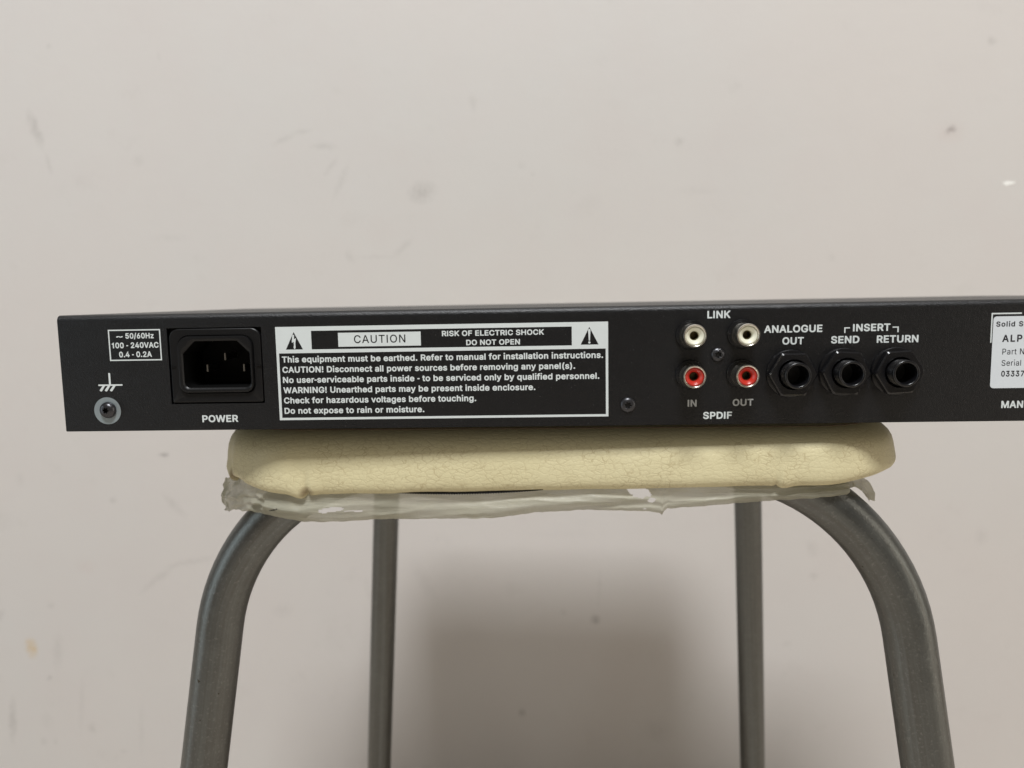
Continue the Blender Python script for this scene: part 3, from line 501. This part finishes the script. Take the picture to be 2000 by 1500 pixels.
REG = r"""0453|188,-7,228,-11,270,-6,306,8,336,30,361,59,384,101,406,197,409,269,404,329,392,383,375,425,347,467,320,491,288,509,246,518,210,519,174,512,142,497,112,473,88,443,67,401,47,311,47,197,56,143,72,95,92,59,120,27,150,7|198,58,172,71,154,89,129,137,114,221,116,305,129,371,154,419,192,449,240,455,264,448,289,431,308,407,322,377,338,299,337,203,322,131,294,83,276,68,252,57,222,54
3453|174,-7,242,-10,308,8,355,41,387,89,396,125,396,161,388,197,368,233,320,275,290,287,242,294,235,299,374,456,374,512,66,509,68,449,272,448,278,443,157,305,153,251,158,244,224,243,260,236,301,209,317,185,325,149,322,119,308,90,290,73,266,61,236,55,200,55,170,62,140,79,122,101,110,135,50,136,40,131,51,83,79,41,120,11
7453|94,0,98,-4,164,-4,170,2,393,444,392,511,59,510,58,456,62,448,308,448,317,444
A480|11,-6,91,-6,142,133,334,133,389,-6,460,-9,472,0,280,516,202,518,192,510,9,6|172,208,170,216,238,423,311,210
C510|228,-13,268,-16,316,-11,358,2,394,21,424,45,450,77,469,113,481,155,478,167,472,169,406,169,382,119,354,89,316,70,268,62,226,67,190,83,156,113,133,149,120,185,114,227,114,281,120,323,133,359,151,389,196,429,250,446,310,441,340,429,368,407,386,383,406,340,472,339,481,347,461,413,424,463,370,502,304,522,250,524,202,516,160,500,128,479,96,449,67,407,48,365,35,311,31,257,35,197,48,143,70,95,100,55,136,23,178,1
H517|57,0,120,-4,128,0,132,228,342,228,384,228,388,222,388,0,456,-4,460,0,460,510,389,510,387,294,228,293,130,294,128,510,57,510
I190|49,-6,121,-9,129,0,129,504,121,517,55,518,46,510
L393|57,0,78,-4,312,-4,360,-4,365,0,365,54,360,61,138,61,129,66,129,504,120,513,60,512,56,504
N523|55,-6,126,-9,134,0,132,391,378,-3,390,-9,469,-6,472,504,468,516,402,518,390,510,390,122,144,513,132,518,54,514
O533|228,-13,280,-15,322,-10,364,5,405,29,437,59,466,101,485,143,498,197,502,257,497,317,483,371,460,418,426,461,388,491,346,511,298,523,250,524,202,516,160,500,121,473,88,439,64,401,48,365,35,311,31,257,35,197,48,143,71,95,100,55,136,24,178,1|238,65,208,74,178,91,156,113,136,143,115,209,115,299,133,359,172,413,226,441,286,446,320,437,352,420,376,398,395,371,408,341,418,299,418,209,398,143,358,93,304,66
P445|57,0,120,-4,128,0,130,180,246,182,300,190,354,217,390,258,403,288,411,324,408,390,382,450,336,490,300,505,258,512,57,510|132,247,128,444,132,448,258,447,294,436,318,417,336,384,340,342,334,306,312,272,288,256,258,248
S447|175,-9,266,-10,332,11,382,51,401,81,410,111,412,153,405,183,389,213,366,237,314,267,164,315,137,333,122,355,119,387,138,423,170,445,212,454,260,451,298,435,322,411,338,374,401,375,404,387,398,417,369,465,326,497,278,514,200,518,134,501,104,483,80,461,63,435,51,405,48,369,52,339,69,303,92,279,146,248,296,200,326,179,339,159,338,117,320,87,290,66,236,53,188,57,146,73,120,99,104,140,38,140,35,129,43,93,71,45,116,10
T449|187,-6,254,-9,266,0,266,438,272,443,422,445,426,504,421,516,32,518,23,510,23,450,29,444,176,443,184,438
U517|218,-14,288,-16,360,4,412,40,450,94,462,130,466,172,466,508,462,515,396,518,384,508,384,172,372,124,354,97,326,76,294,64,258,61,222,64,192,76,162,99,144,126,133,172,133,508,120,518,54,514,51,172,59,118,81,70,114,32,162,2
a389|123,-9,174,-12,210,-5,246,15,270,41,276,-4,336,-4,341,3,337,291,329,315,309,345,288,363,258,378,192,388,120,375,72,345,39,297,42,287,96,271,144,315,168,324,204,327,246,313,267,285,271,249,264,239,102,208,65,189,38,159,28,129,27,99,39,51,72,13|150,51,120,61,102,79,96,111,105,135,126,151,150,159,270,180,270,123,250,81,210,55
c396|168,-8,232,-11,292,8,340,48,366,100,364,106,304,120,286,87,262,65,232,53,196,51,172,56,148,68,115,112,102,160,104,226,120,274,154,312,196,325,250,318,280,296,304,258,364,277,349,316,322,348,286,371,238,386,166,384,106,357,76,329,58,304,34,232,34,142,56,76,77,46,102,22,130,5
d424|159,-8,196,-12,244,-4,277,16,304,48,311,-2,373,-2,376,508,370,513,316,513,307,508,304,330,280,359,244,381,208,388,166,386,130,375,94,352,64,318,48,286,35,244,30,190,34,142,46,94,65,58,90,28,124,4|190,52,146,70,118,105,103,154,102,220,116,268,142,304,178,323,226,324,262,308,293,268,307,208,305,154,288,100,268,74,232,54
e404|170,-8,232,-11,292,4,340,39,368,88,364,95,304,108,286,79,262,61,232,52,196,51,166,58,142,72,124,91,109,118,101,160,106,165,370,165,375,172,369,256,357,292,341,322,296,364,232,386,160,383,106,358,80,334,58,304,34,232,30,190,34,142,59,70,82,40,111,16|106,225,101,232,105,250,128,292,160,317,202,326,244,319,274,298,292,271,304,226
g425|161,-151,232,-153,298,-137,340,-109,367,-67,376,-7,376,377,370,383,310,380,309,341,304,331,274,364,238,383,196,388,148,381,118,369,89,347,64,317,46,283,32,221,34,143,51,89,88,40,142,9,208,1,252,11,280,29,304,58,307,53,303,-37,286,-66,262,-82,220,-93,166,-88,135,-73,100,-37,49,-67,59,-91,88,-120,124,-140|184,65,142,83,118,112,103,155,101,215,113,263,137,299,172,321,214,326,258,311,290,275,307,221,307,167,295,119,268,84,229,65
i167|49,0,107,-4,117,0,118,378,113,383,53,383,49,378|73,468,109,474,122,486,130,504,124,534,95,554,59,549,39,522,38,504,46,486
l162|41,0,45,-4,111,0,111,504,105,512,45,512,41,504
o415|168,-8,208,-12,244,-9,280,2,310,20,334,41,358,74,381,142,382,232,357,304,335,334,309,358,274,376,238,386,166,384,106,357,76,329,58,304,34,232,34,142,56,76,77,46,102,22,130,5|190,52,148,68,121,100,103,154,101,208,114,262,137,298,172,320,214,326,256,315,292,280,311,232,315,172,301,112,274,74,238,54
r259|49,0,95,-4,117,0,121,264,139,294,167,314,203,322,245,319,245,387,203,388,167,379,137,360,119,337,113,382,53,383,48,378
t227|132,-4,186,-7,217,2,204,55,162,54,144,59,133,74,130,92,130,320,204,324,207,380,132,383,130,470,120,475,66,475,61,470,61,386,3,380,3,326,61,320,64,62,88,20
 188"""
def parse(tx):
    d = {}
    for ln in tx.split('\n'):
        ch = ln[0]; parts = ln[1:].split('|'); cs = []
        for q in parts[1:]:
            a = [int(v)/1000 for v in q.split(',')]; cs.append(list(zip(a[0::2], a[1::2])))
        d[ch] = (int(parts[0])/1000, cs)
    return d
GB, GR = parse(BOLD), parse(REG)
GR[' '] = GB[' ']
def layout(s, G, track=0):
    if G is GB: track += .024
    out, x, x1 = [], 0, 0
    for ch in s:
        adv, cs = G[ch]
        for c in cs:
            out.append([(px+x, pz) for px, pz in c]); x1 = max(x1, max(px for px, _ in out[-1]))
        x += adv+track
    x0 = min(px for c in out for px, _ in c)
    return out, x0, x1
def fill2d(name, loops, y, m, parent, thick=.04):
    """flat print of the given closed outlines (inner outlines are holes), facing -y"""
    cu = bpy.data.curves.new('c', 'CURVE'); cu.dimensions = '2D'; cu.fill_mode = 'BOTH'; cu.extrude = thick/2
    for L in loops:
        sp = cu.splines.new('POLY'); sp.points.add(len(L)-1); sp.use_cyclic_u = True
        for q, (x, z) in zip(sp.points, L): q.co = (x, z, 0, 1)
    tmp = bpy.data.objects.new('t', cu); COL.objects.link(tmp)
    dg = bpy.context.evaluated_depsgraph_get(); dg.update()
    me = bpy.data.meshes.new_from_object(tmp.evaluated_get(dg)); bpy.data.objects.remove(tmp); bpy.data.curves.remove(cu)
    me.transform(Matrix(((S, 0, 0, OFF.x*S), (0, 0, -S, (y+OFF.y)*S), (0, S, 0, 0), (0, 0, 0, 1))))
    me.name = name
    return link(name, me, m, parent)
def text_loops(s, x0, x1, z, cap, G=None, fit=None, track=0):
    G = G or GB
    hb = .5607 if G is GB else .517; zb = -.026 if G is GB else -.004
    if fit: _, a0, a1 = layout(fit, G, track)
    loops, b0, b1 = layout(s, G, track)
    if not fit: a0, a1 = b0, b1
    sx = (x1-x0)/(a1-a0); sz = cap/hb
    return [[(x0+(px-a0)*sx, z+(pz-zb)*sz) for px, pz in L] for L in loops]
def text(s, x0, x1, z, cap, m=None, y=-.03, parent=None, **k):
    return fill2d('lettering', text_loops(s, x0, x1, z, cap, **k), y, m or M_print, parent or unit)
def rect(x0, x1, z0, z1): return [(x0, z0), (x1, z0), (x1, z1), (x0, z1)]

# ratings box
rb_ = fill2d('printed_box', [[(19.0, 26.5), (38.75, 26.5), (38.75, 38.1), (19.0, 38.1)], [(19.45, 26.95), (38.3, 26.95), (38.3, 37.65), (19.45, 37.65)]], -.03, M_print, unit)
text('~', 21.95, 24.5, 34.75, 1.7); text('50/60Hz', 25.5, 36.2, 34.7, 2.05)
text('100 - 240VAC', 20.1, 37.8, 31.2, 2.1); text('0.4 - 0.2A', 22.6, 35.0, 27.8, 2.1)
# earth symbol
def bar(ax, az, bx, bz, w):
    d = Vector((bx-ax, bz-az)); nn = Vector((-d.y, d.x)).normalized()*w/2
    return [(ax+nn.x, az+nn.y), (ax-nn.x, az-nn.y), (bx-nn.x, bz-nn.y), (bx+nn.x, bz+nn.y)]
es = [(17.9, 22.0), (17.9, 17.75), (13.8, 17.75), (13.8, 17.2), (15.35, 17.2), (14.1, 15.55), (14.6, 15.1), (15.0, 15.2), (16.35, 17.2), (17.35, 17.2), (16.05, 15.5), (16.55, 15.1), (17.0, 15.2), (18.35, 17.2), (19.35, 17.2), (18.0, 15.5), (18.5, 15.1), (18.95, 15.2), (20.4, 17.2), (23.0, 17.2), (23.0, 17.75), (18.6, 17.75), (18.6, 22.0)]
fill2d('earth_symbol', [es], -.03, M_print, unit)
text('POWER', 52.5, 66.1, 3.0, 2.65)
# caution label
def bx(x, z): return (85.51+(x-220)*.03347, 29.75+(472-z)*.0331)
def cx_(x, z): return (193.84+(x-1420)*.03703, 29.85+(367-z)*.0367)
lab = empty('caution_label', (142-218, -100, 20), unit)
save = OFF.copy(); OFF = Vector((-142, 0, -20))
def fill_lab(name, loops, y, m):
    o = fill2d(name, loops, y, m, lab)
    o.data.transform(Matrix.Translation((0, 0, -20*S))); return o
loops = [rect(81.88, 203.8, 3.45, 38.1), rect(82.85, 202.9, 4.3, 28.35), rect(95.15, 190.68, 29.66, 36.5),
         [(85.5, 29.72), (91.88, 29.72), (88.68, 36.15)], [(193.84, 29.85), (200.35, 29.85), (197.03, 36.27)],
         [bx(*q) for q in ((298, 318), (303, 309), (313, 309), (319, 316), (315, 358), (334, 346), (337, 352), (328, 405), (329, 452), (320, 469), (312, 466), (306, 446), (312, 428), (310, 386), (291, 398), (289, 392))],
         [cx_(*q) for q in ((1494, 222), (1499, 212), (1512, 212), (1517, 222), (1512, 328), (1500, 328))],
         [cx_(1506+11*math.cos(a*math.pi/8), 346+11*math.sin(a*math.pi/8)) for a in range(16)]]
loops.append(rect(105.1, 135.6, 30.48, 35.6))
loops += text_loops('CAUTION', 110.95, 129.95, 31.72, 2.86, G=GR, track=.05)
fill_lab('label_field', loops, -.03, M_print)
def lt(*a, **k):
    fill_lab('lettering', text_loops(*a, **k), -.03, M_print)
lt('RISK OF ELECTRIC SHOCK', 143.4, 180.6, 33.72, 1.98); lt('DO NOT OPEN', 152.2, 171.85, 30.3, 2.0)
for s_, x1, z in (('This equipment must be earthed. Refer to manual for installation instructions.', 201.95, 24.92),
                  ('CAUTION! Disconnect all power sources before removing any panel(s).', 191.8, 21.12),
                  ('No user-serviceable parts inside - to be serviced only by qualified personnel.', 200.55, 17.32),
                  ('WARNING! Unearthed parts may be present inside enclosure.', 177.2, 13.50),
                  ('Check for hazardous voltages before touching.', 155.4, 9.68),
                  ('Do not expose to rain or moisture.', 136.1, 5.81)):
    lt(s_, 83.8, x1, z, 2.28)
OFF = save
# socket lettering
text('LINK', 239.3, 247.5, 38.6, 2.7); text('IN', 232.55, 235.8, 6.65, 2.55, M_printdim); text('OUT', 248.75, 256.2, 6.72, 2.55, M_printdim); text('SPDIF', 238.15, 248.6, 2.05, 2.6)
text('ANALOGUE', 259.55, 280.15, 33.07, 2.65); text('OUT', 266.1, 273.7, 28.76, 2.65)
text('INSERT', 290.9, 304.0, 33.1, 2.65); text('SEND', 283.3, 293.3, 28.9, 2.65); text('RETURN', 299.4, 314.0, 28.88, 2.65)
fill2d('bracket', [[(287.85, 32.6), (288.3, 32.6), (288.3, 34.2), (289.85, 34.2), (289.85, 34.6), (287.85, 34.6)]], -.03, M_print, unit)
fill2d('bracket', [[(304.8, 34.2), (306.5, 34.2), (306.5, 32.6), (306.95, 32.6), (306.95, 34.6), (304.8, 34.6)]], -.03, M_print, unit)
fill2d('printed_box', [[(339.05, 28.3), (339.5, 28.3), (339.5, 38.35), (349.5, 38.35), (349.5, 38.85), (339.05, 38.85)]], -.03, M_print, unit)
text('MANUFACTURED', 344.1, 351.75, 4.77, 2.6, fit='MAN')
st = empty('serial_sticker', (362-218, -100, 25), unit)
OFF = Vector((-362, 0, 0))
def fill_st(name, loops, y, m, thick):
    o = fill2d(name, loops, y, m, st, thick); o.data.transform(Matrix.Translation((0, 0, -25*S))); return o
fill_st('sticker_paper', [outline(339.75, 385, 12.0, 37.6, 1.2, 1.2)], -.09, M_sticker, .1)
for s_, f_, x0, x1, z, cap, G_, tr in (('Solid State Logic', 'Solid', 340.75, 347.3, 33.95, 1.85, GB, .05), ('ALPHA', 'AL', 343.15, 347.6, 28.5, 2.55, GB, .08), ('Part No', 'Part', 343.4, 348.35, 24.03, 2.1, GR, .03),
                                 ('Serial No', 'Serial', 343.35, 350.1, 20.0, 2.05, GR, .03), ('03337', '0333', 343.4, 349.75, 16.12, 2.1, GB, .05)):
    fill_st('lettering', text_loops(s_, x0, x1, z, cap, G=G_, fit=f_, track=tr), -.155, M_ink, .02)
OFF = save

# ------------------------------------------------------------------ stool
TH = -math.radians(3.6); CX, CY = 188, 155.5
ct, stt = math.cos(TH), math.sin(TH)
def W2(x, y, z=0):      # stool frame -> place
    return (CX+x*ct-y*stt, CY+x*stt+y*ct, z)
stool = tag(empty('stool', (CX, CY, FLOOR_Z)), 'metal tube stool with cracked cream vinyl seat and torn plastic film under its edge', 'stool')
def T(V): return [(v[0]-CX, v[1]-CY, v[2]-FLOOR_Z) for v in V]
HX, HY, RC = 140.3, 146.5, 41
def peri(s_in, inset):
    """point on the rounded outline at arclength fraction; inset moves it inwards"""
    r = RC; a, b = HX-r, HY-r
    L = [2*a, math.pi/2*r, 2*b, math.pi/2*r]*2; tot = sum(L)/1.0
    tot = 4*a+4*b+2*math.pi*r; s = (s_in % 1)*tot
    segs = [('l', -a, -HY, 1, 0, 2*a), ('c', a, -b, -90), ('l', HX, -b, 0, 1, 2*b), ('c', a, b, 0), ('l', a, HY, -1, 0, 2*a), ('c', -a, b, 90), ('l', -HX, b, 0, -1, 2*b), ('c', -a, -b, 180)]
    for g in segs:
        ln = g[5] if g[0] == 'l' else math.pi/2*r
        if s <= ln or g is segs[-1]:
            if g[0] == 'l':
                nx, ny = g[4], -g[3]
                return (g[1]+g[3]*s-nx*inset, g[2]+g[4]*s-ny*inset, nx, ny)
            a_ = math.radians(g[3])+s/r
            return (g[1]+(r-inset)*math.cos(a_), g[2]+(r-inset)*math.sin(a_), math.cos(a_), math.sin(a_))
        s -= ln
PTOT = 4*(HX-RC)+4*(HY-RC)+2*math.pi*RC
prof = [(60, .3), (36, .3), (26, 0.0), (19, -.45), (13.5, -1.4), (9.5, -2.7), (6.5, -4.3), (4.3, -6.2), (2.6, -8.2), (1.5, -10.5), (.9, -13.2), (.5, -16), (.2, -18.8), (0, -21.4), (.2, -23.2), (.9, -24.7), (2.0, -25.5), (3.4, -25.6), (4.6, -25.0), (5.4, -23.9), (5.8, -20), (6.0, -12)]
n = 1150
def sx_front(xl):            # arclength fraction of local x on the front side
    return ((xl+(HX-RC))/PTOT) % 1
def tpos(t): return (sx_front(-99.8)+t/PTOT) % 1
folds = [(tpos(5), .75, 1), (tpos(-36), 1.4, 1), (tpos(184), .4, -1), (tpos(-74), .8, 1)]
def lift(s):
    t = ((s-sx_front(-99.8)+.5) % 1-.5)*PTOT
    sm = lambda a: (lambda f: f*f*(3-2*f))(min(1, max(0, a)))
    return 5.2*sm((-t-0)/42)*(1-sm((-t-75)/40)) + 1.8*sm((t-196)/40)*(1-sm((t-262)/40))
V, F = [], []
SCY = 151.6; TS = -math.radians(1.3); cts, sts = math.cos(TS), math.sin(TS)
def WS(x, y):
    return (185.8+x*cts-y*sts, SCY+x*sts+y*cts, 0)
for k, (ins, z) in enumerate(prof):
    w = min(1, max(0, (-z-6)/16)); low = min(1, max(0, (-z-16)/9))
    for i in range(n):
        s = i/n; x, y, nx, ny = peri(s, ins)
        # slow swelling of the padding, creeping lower edge, higher to the right
        q = noise.noise(Vector((x*.028, y*.028, z*.03)))
        q2 = noise.noise(Vector((x*.11+7, y*.11, z*.12)))
        d = (q*.55+q2*.2)*min(1, w+.25) if ins < 15 else 0
        tilt = -x*.017*w
        dz = (-x*(-.017))*w + low*noise.noise(Vector((x*.05, y*.05, 3)))*.5+low*lift(s)
        for fs, amp, side in folds:
            ds = ((s-fs+.5) % 1-.5)*PTOT
            lump = math.exp(-((ds+side*2.6)/3.6)**2); crease = math.exp(-(ds/.9)**2)
            pull = math.exp(-((ds-side*1.0)/9)**2)
            d += amp*w*(lump*.9*low-crease*2.2*low-pull*.55); dz += amp*low*(-2.1*lump+1.6*crease)
            if abs(ds) < 30: d += amp*w*.35*math.sin(ds*.55)*math.exp(-abs(ds)/12)
        wx, wy, _ = WS(x+nx*d, y+ny*d)
        V.append((wx, wy, z-.35+dz+(2.2*(min(1, max(0, (y-55)/60))) if ins > 15 and False else 0)))
for k in range(len(prof)-1):
    for i in range(n):
        j = (i+1) % n; F.append((k*n+i, k*n+j, (k+1)*n+j, (k+1)*n+i))
F.append(tuple(range(n-1, -1, -1)))
BURNS = []
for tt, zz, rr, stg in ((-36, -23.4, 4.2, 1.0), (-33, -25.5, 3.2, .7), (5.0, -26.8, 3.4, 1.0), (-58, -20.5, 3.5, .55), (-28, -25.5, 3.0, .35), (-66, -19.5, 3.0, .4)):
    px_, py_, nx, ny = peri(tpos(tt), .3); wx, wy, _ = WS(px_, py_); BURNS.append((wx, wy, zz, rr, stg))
M_leather = mat_leather()
# keep the mesh in place coordinates so that the vinyl's marks sit where they belong
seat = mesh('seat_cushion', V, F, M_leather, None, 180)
seat.parent = stool; seat.matrix_parent_inverse = Matrix.Translation((-CX*S, -CY*S, -FLOOR_Z*S))
# board inside
P = [WS(*peri(i/160, 9)[:2]) for i in range(160)]
V = [(x, y, -3.0) for x, y, _ in P]+[(x, y, -12) for x, y, _ in P]
F = [tuple(range(159, -1, -1)), tuple(range(160, 320))]+[(i, (i+1) % 160, 160+(i+1) % 160, 160+i) for i in range(160)]
mesh('seat_board', T(V), F, M_board, stool)

def tube(name, pts, R, m, parent, n=40, tsegs=None):
    V, F = [], []; P = [Vector(p) for p in pts]
    N = len(P); up_ = Vector((0, 1, 0))
    for k in range(N):
        tg = (P[min(k+1, N-1)]-P[max(k-1, 0)]).normalized()
        b = tg.cross(up_).normalized(); a = b.cross(tg).normalized()
        for i in range(n):
            an = 2*math.pi*i/n; q = P[k]+(a*math.cos(an)+b*math.sin(an))*R; V.append(tuple(q))
    for k in range(N-1):
        for i in range(n):
            j = (i+1) % n; F.append((k*n+i, k*n+j, (k+1)*n+j, (k+1)*n+i))
    F.append(tuple(range(n))); F.append(tuple(range((N-1)*n+n-1, (N-1)*n-1, -1)))
    o = mesh(name, T(V), F, m, parent, 60)
    ul = o.data.uv_layers.new(name='UVMap'); ln = [0]
    for k in range(1, N): ln.append(ln[-1]+(P[k]-P[k-1]).length)
    for p_ in o.data.polygons:
        for li, vi in zip(p_.loop_indices, p_.vertices):
            an = 2*math.pi*(vi % n)/n
            # fold the angle so that the streaks meet at the back
            ul.data[li].uv = (abs(((vi % n)/n+.25) % 1-.5)*2 if n else 0, ln[vi//n]*.02)
    return o
def arch(footL, kneeL, topL, topR, kneeR, footR, rad):
    """tube bent from one foot up over a rounded corner, under the seat and down to the other foot"""
    pts = []
    def corner(a, b, c, rad, n=22):
        a, b, c = Vector(a), Vector(b), Vector(c)
        u, v = (a-b).normalized(), (c-b).normalized(); ang = u.angle(v); t = rad/math.tan(ang/2)
        p0, p1 = b+u*t, b+v*t; bis = (u+v).normalized(); cen = b+bis*(rad/math.sin(ang/2))
        e0, e1 = (p0-cen), (p1-cen); om = e0.angle(e1); out = []
        for i in range(n+1):
            f = i/n; out.append(cen+(e0*math.sin((1-f)*om)+e1*math.sin(f*om))/math.sin(om))
        return out
    A = corner(footL, topL, topR, rad); B = corner(topL, topR, footR, rad)
    fl, fr = Vector(footL), Vector(footR)
    for i in range(14): pts.append(fl.lerp(A[0], i/14))
    pts += A
    for i in range(1, 10): pts.append(A[-1].lerp(B[0], i/10))
    pts += B
    for i in range(1, 15): pts.append(B[-1].lerp(fr, i/14))
    return pts
FT = FLOOR_Z+6
# front arch: straight leg line through (44,27,-85) and (34,20,-150); right through (320,11,-80),(327,4,-140)
def ray(p, q, z):
    p, q = Vector(p), Vector(q); f = (z-p.z)/(q.z-p.z); return tuple(p.lerp(q, f))
L1, L2 = (41.8, 28, -88), (33.5, 21.5, -150); R1, R2 = (320.0, 12, -80), (327.2, 5.5, -138)
front = tube('leg_frame', arch(ray(L1, L2, FT), None, ray(L1, L2, -22.5), ray(R1, R2, -17.5), None, ray(R1, R2, FT), 78), 9.5, M_tube, stool)
L1, L2 = (55.5, 286, -170), (41.5, 305, -330); R1, R2 = (331.5, 273, -170), (342.5, 295, -324)
rear = tube('leg_frame', arch(ray(L1, L2, FT), None, ray(L1, L2, -28), ray(R1, R2, -22), None, ray(R1, R2, FT), 52), 9.5, M_tube, stool)
for (a, b) in (((41.8, 28, -88), (33.5, 21.5, -150)), ((320.0, 12, -80), (327.2, 5.5, -138)), ((55.5, 286, -170), (41.5, 305, -330)), ((331.5, 273, -170), (342.5, 295, -324))):
    fx, fy, _ = ray(a, b, FLOOR_Z+8)
    V = []; F = []; nn = 32
    for r_, z in ((0.1, 0), (11.5, 0), (12.2, 2), (11.2, 20), (9.7, 21)):
        V += [(fx+r_*math.cos(2*math.pi*i/nn), fy+r_*math.sin(2*math.pi*i/nn), FLOOR_Z+z+.2) for i in range(nn)]
    for k in range(4):
        for i in range(nn): F.append((k*nn+i, k*nn+(i+1) % nn, (k+1)*nn+(i+1) % nn, (k+1)*nn+i))
    mesh('rubber_foot', T(V), F, M_rubber, stool, 40)

# thin black saw-toothed strip along the gap under the vinyl
V, F = [], []; N = 0
def strip_line(x0, x1, zt, h0, h1, step=.42):
    k = 0; x = x0
    base = len(V); cnt = 0
    while x < x1:
        f = (x-x0)/(x1-x0); env = math.sin(math.pi*min(1, f*1.02))**.8*1.1
        y = SCY+(x-185.8)*sts-HY+1.6
        zz = zt[0]+(zt[1]-zt[0])*f
        tooth = (.32 if cnt % 2 else 0)
        V.append((x, y+1.2, zz+2.0)); V.append((x, y, zz-h0*env-tooth*env)); cnt += 1; x += step
    for i in range(cnt-1): F.append((base+2*i, base+2*i+1, base+2*i+3, base+2*i+2))
strip_line(122, 180, (-26.7, -25.75), .8, .5, .5)
mesh('gap_strip', T(V), F, M_gap, stool)

# torn plastic film hanging under the edge
def lerp_tab(tab, x):
    if x <= tab[0][0]: return tab[0][1]
    for (a, b), (c, d) in zip(tab, tab[1:]):
        if x <= c: return b+(d-b)*(x-a)/(c-a)
    return tab[-1][1]
TAB = [(-72, -33), (-64, -34.0), (-57, -37.5), (-52, -40.2), (-44, -40.0), (-40, -38.2), (-33, -37), (-22, -36.4), (-10, -37.2), (0, -38.6), (6, -39.2), (18, -38.9), (34, -38.0), (58, -37.6), (78, -37.2), (92, -35.4), (114, -34.2), (136, -34.6), (141, -35.4), (142.0, -36.3), (142.9, -34.6), (144, -33.6), (155, -33.2), (174, -31.8), (190, -30.6), (204, -29.4), (216, -28.9), (228, -28.0), (240, -27.4)]
HOLES = [(14, -33.6, 5.6, 1.0, .12), (23, -34.1, 4.0, .35, .0), (133, -26.8, 4.6, 2.1, -.3), (138, -30.2, 1.5, .9, .1), (135.5, -33.5, .7, .35, 0), (-10, -33.9, 3, .3, .3)]
# film coordinate t = millimetres along the seat's front outline, 0 where the local x is -97
V, F = [], []
t0, t1, dt = -72.0, 214.0, .4
NT_ = int((t1-t0)/dt)+1; NV = 44
for i in range(NT_):
    t = t0+i*dt; s = (sx_front(-99.8)+t/PTOT) % 1
    zb = lerp_tab(TAB, t)+.35*noise.noise(Vector((t*.25, 0, 9)))+.10*noise.noise(Vector((t*1.3, 0, 3)))
    for k in range(NV):
        v = k/(NV-1)
        z = -21.5+(zb+21.5)*v
        ins = 5.5-3.6*math.sin(min(1, v*1.2)*math.pi*.5)+4.2*max(0, v-.75)*2
        if t > 120: ins += 1.2*min(1, (t-120)/40)
        if t < -20: ins -= (min(52, -20-t)/52)*(7.5*v+1.5)      # loose corner flap stands off
        x, y, nx, ny = peri(s, ins)
        wr = (noise.noise(Vector((t*.022, v*3.2+t*.010, 1)))*1.3+noise.noise(Vector((t*.05, v*7-t*.02, 5)))*.35+abs(noise.noise(Vector((t*.03+v*1.2, v*4.5, 8))))*-1.0)*min(1, v*2+.15)
        if t < -15: wr += (noise.noise(Vector((t*.22, v*7, 2)))*1.8)
        wx, wy, _ = WS(x+nx*wr, y+ny*wr)
        V.append((wx, wy, z+noise.noise(Vector((t*.12, v*5, 12)))*.5*(1-v)))
for i in range(NT_-1):
    t = t0+(i+.5)*dt
    for k in range(NV-1):
        v = (k+.5)/(NV-1); z = -21.5+(lerp_tab(TAB, t)+21.5)*v
        skip = False
        for hx, hz, ra, rb2, rot in HOLES:
            dx, dz = t-hx, z-hz; c_, s_ = math.cos(rot), math.sin(rot)
            e = ((dx*c_+dz*s_)/ra)**2+((-dx*s_+dz*c_)/rb2)**2
            if e < 1+.5*noise.noise(Vector((t*.6, z*.9, hx))): skip = True
        # ragged free end on the left
        if t < -66+5*noise.noise(Vector((z*.5, 0, 4)))+abs(z+33.5)*.55: skip = True
        if skip: continue
        a = i*NV+k; F.append((a, a+NV, a+NV+1, a+1))
# curled end on the right: a loose tongue that bends out and down
base = len(V); nu, nv = 40, 14
PTH = [(286, -25.5, 3.0), (294, -24.3, 2.9), (300, -24.8, 2.6), (304.6, -28, 2.2), (307.2, -31.5, 1.8), (308.4, -34.8, .9)]
for i in range(nu):
    u = i/(nu-1)*(len(PTH)-1); k0 = min(int(u), len(PTH)-2); f = u-k0; f = f*f*(3-2*f)*.5+f*.5
    a_, b_ = PTH[k0], PTH[k0+1]; px_, pz_, hw = [a_[q]+(b_[q]-a_[q])*f for q in range(3)]
    dx, dz = b_[0]-a_[0], b_[1]-a_[1]; ln = math.hypot(dx, dz); nx, nz = -dz/ln, dx/ln
    for k in range(nv):
        v = k/(nv-1)*2-1; q = noise.noise(Vector((u*.9, v*1.6, 6)))
        V.append((px_+nx*hw*v+q*.5, 9+(px_-286)*.5+1.6*math.cos(v*2.4)+q*1.5, pz_+nz*hw*v+.35*noise.noise(Vector((u*3, v, 2)))))
for i in range(nu-1):
    for k in range(nv-1):
        a = base+i*nv+k; F.append((a, a+nv, a+nv+1, a+1))
mesh('plastic_film', T(V), F, M_film, stool, 180)

# ------------------------------------------------------------------ render
scene.cycles.max_bounces = 8
scene.cycles.transparent_max_bounces = 12
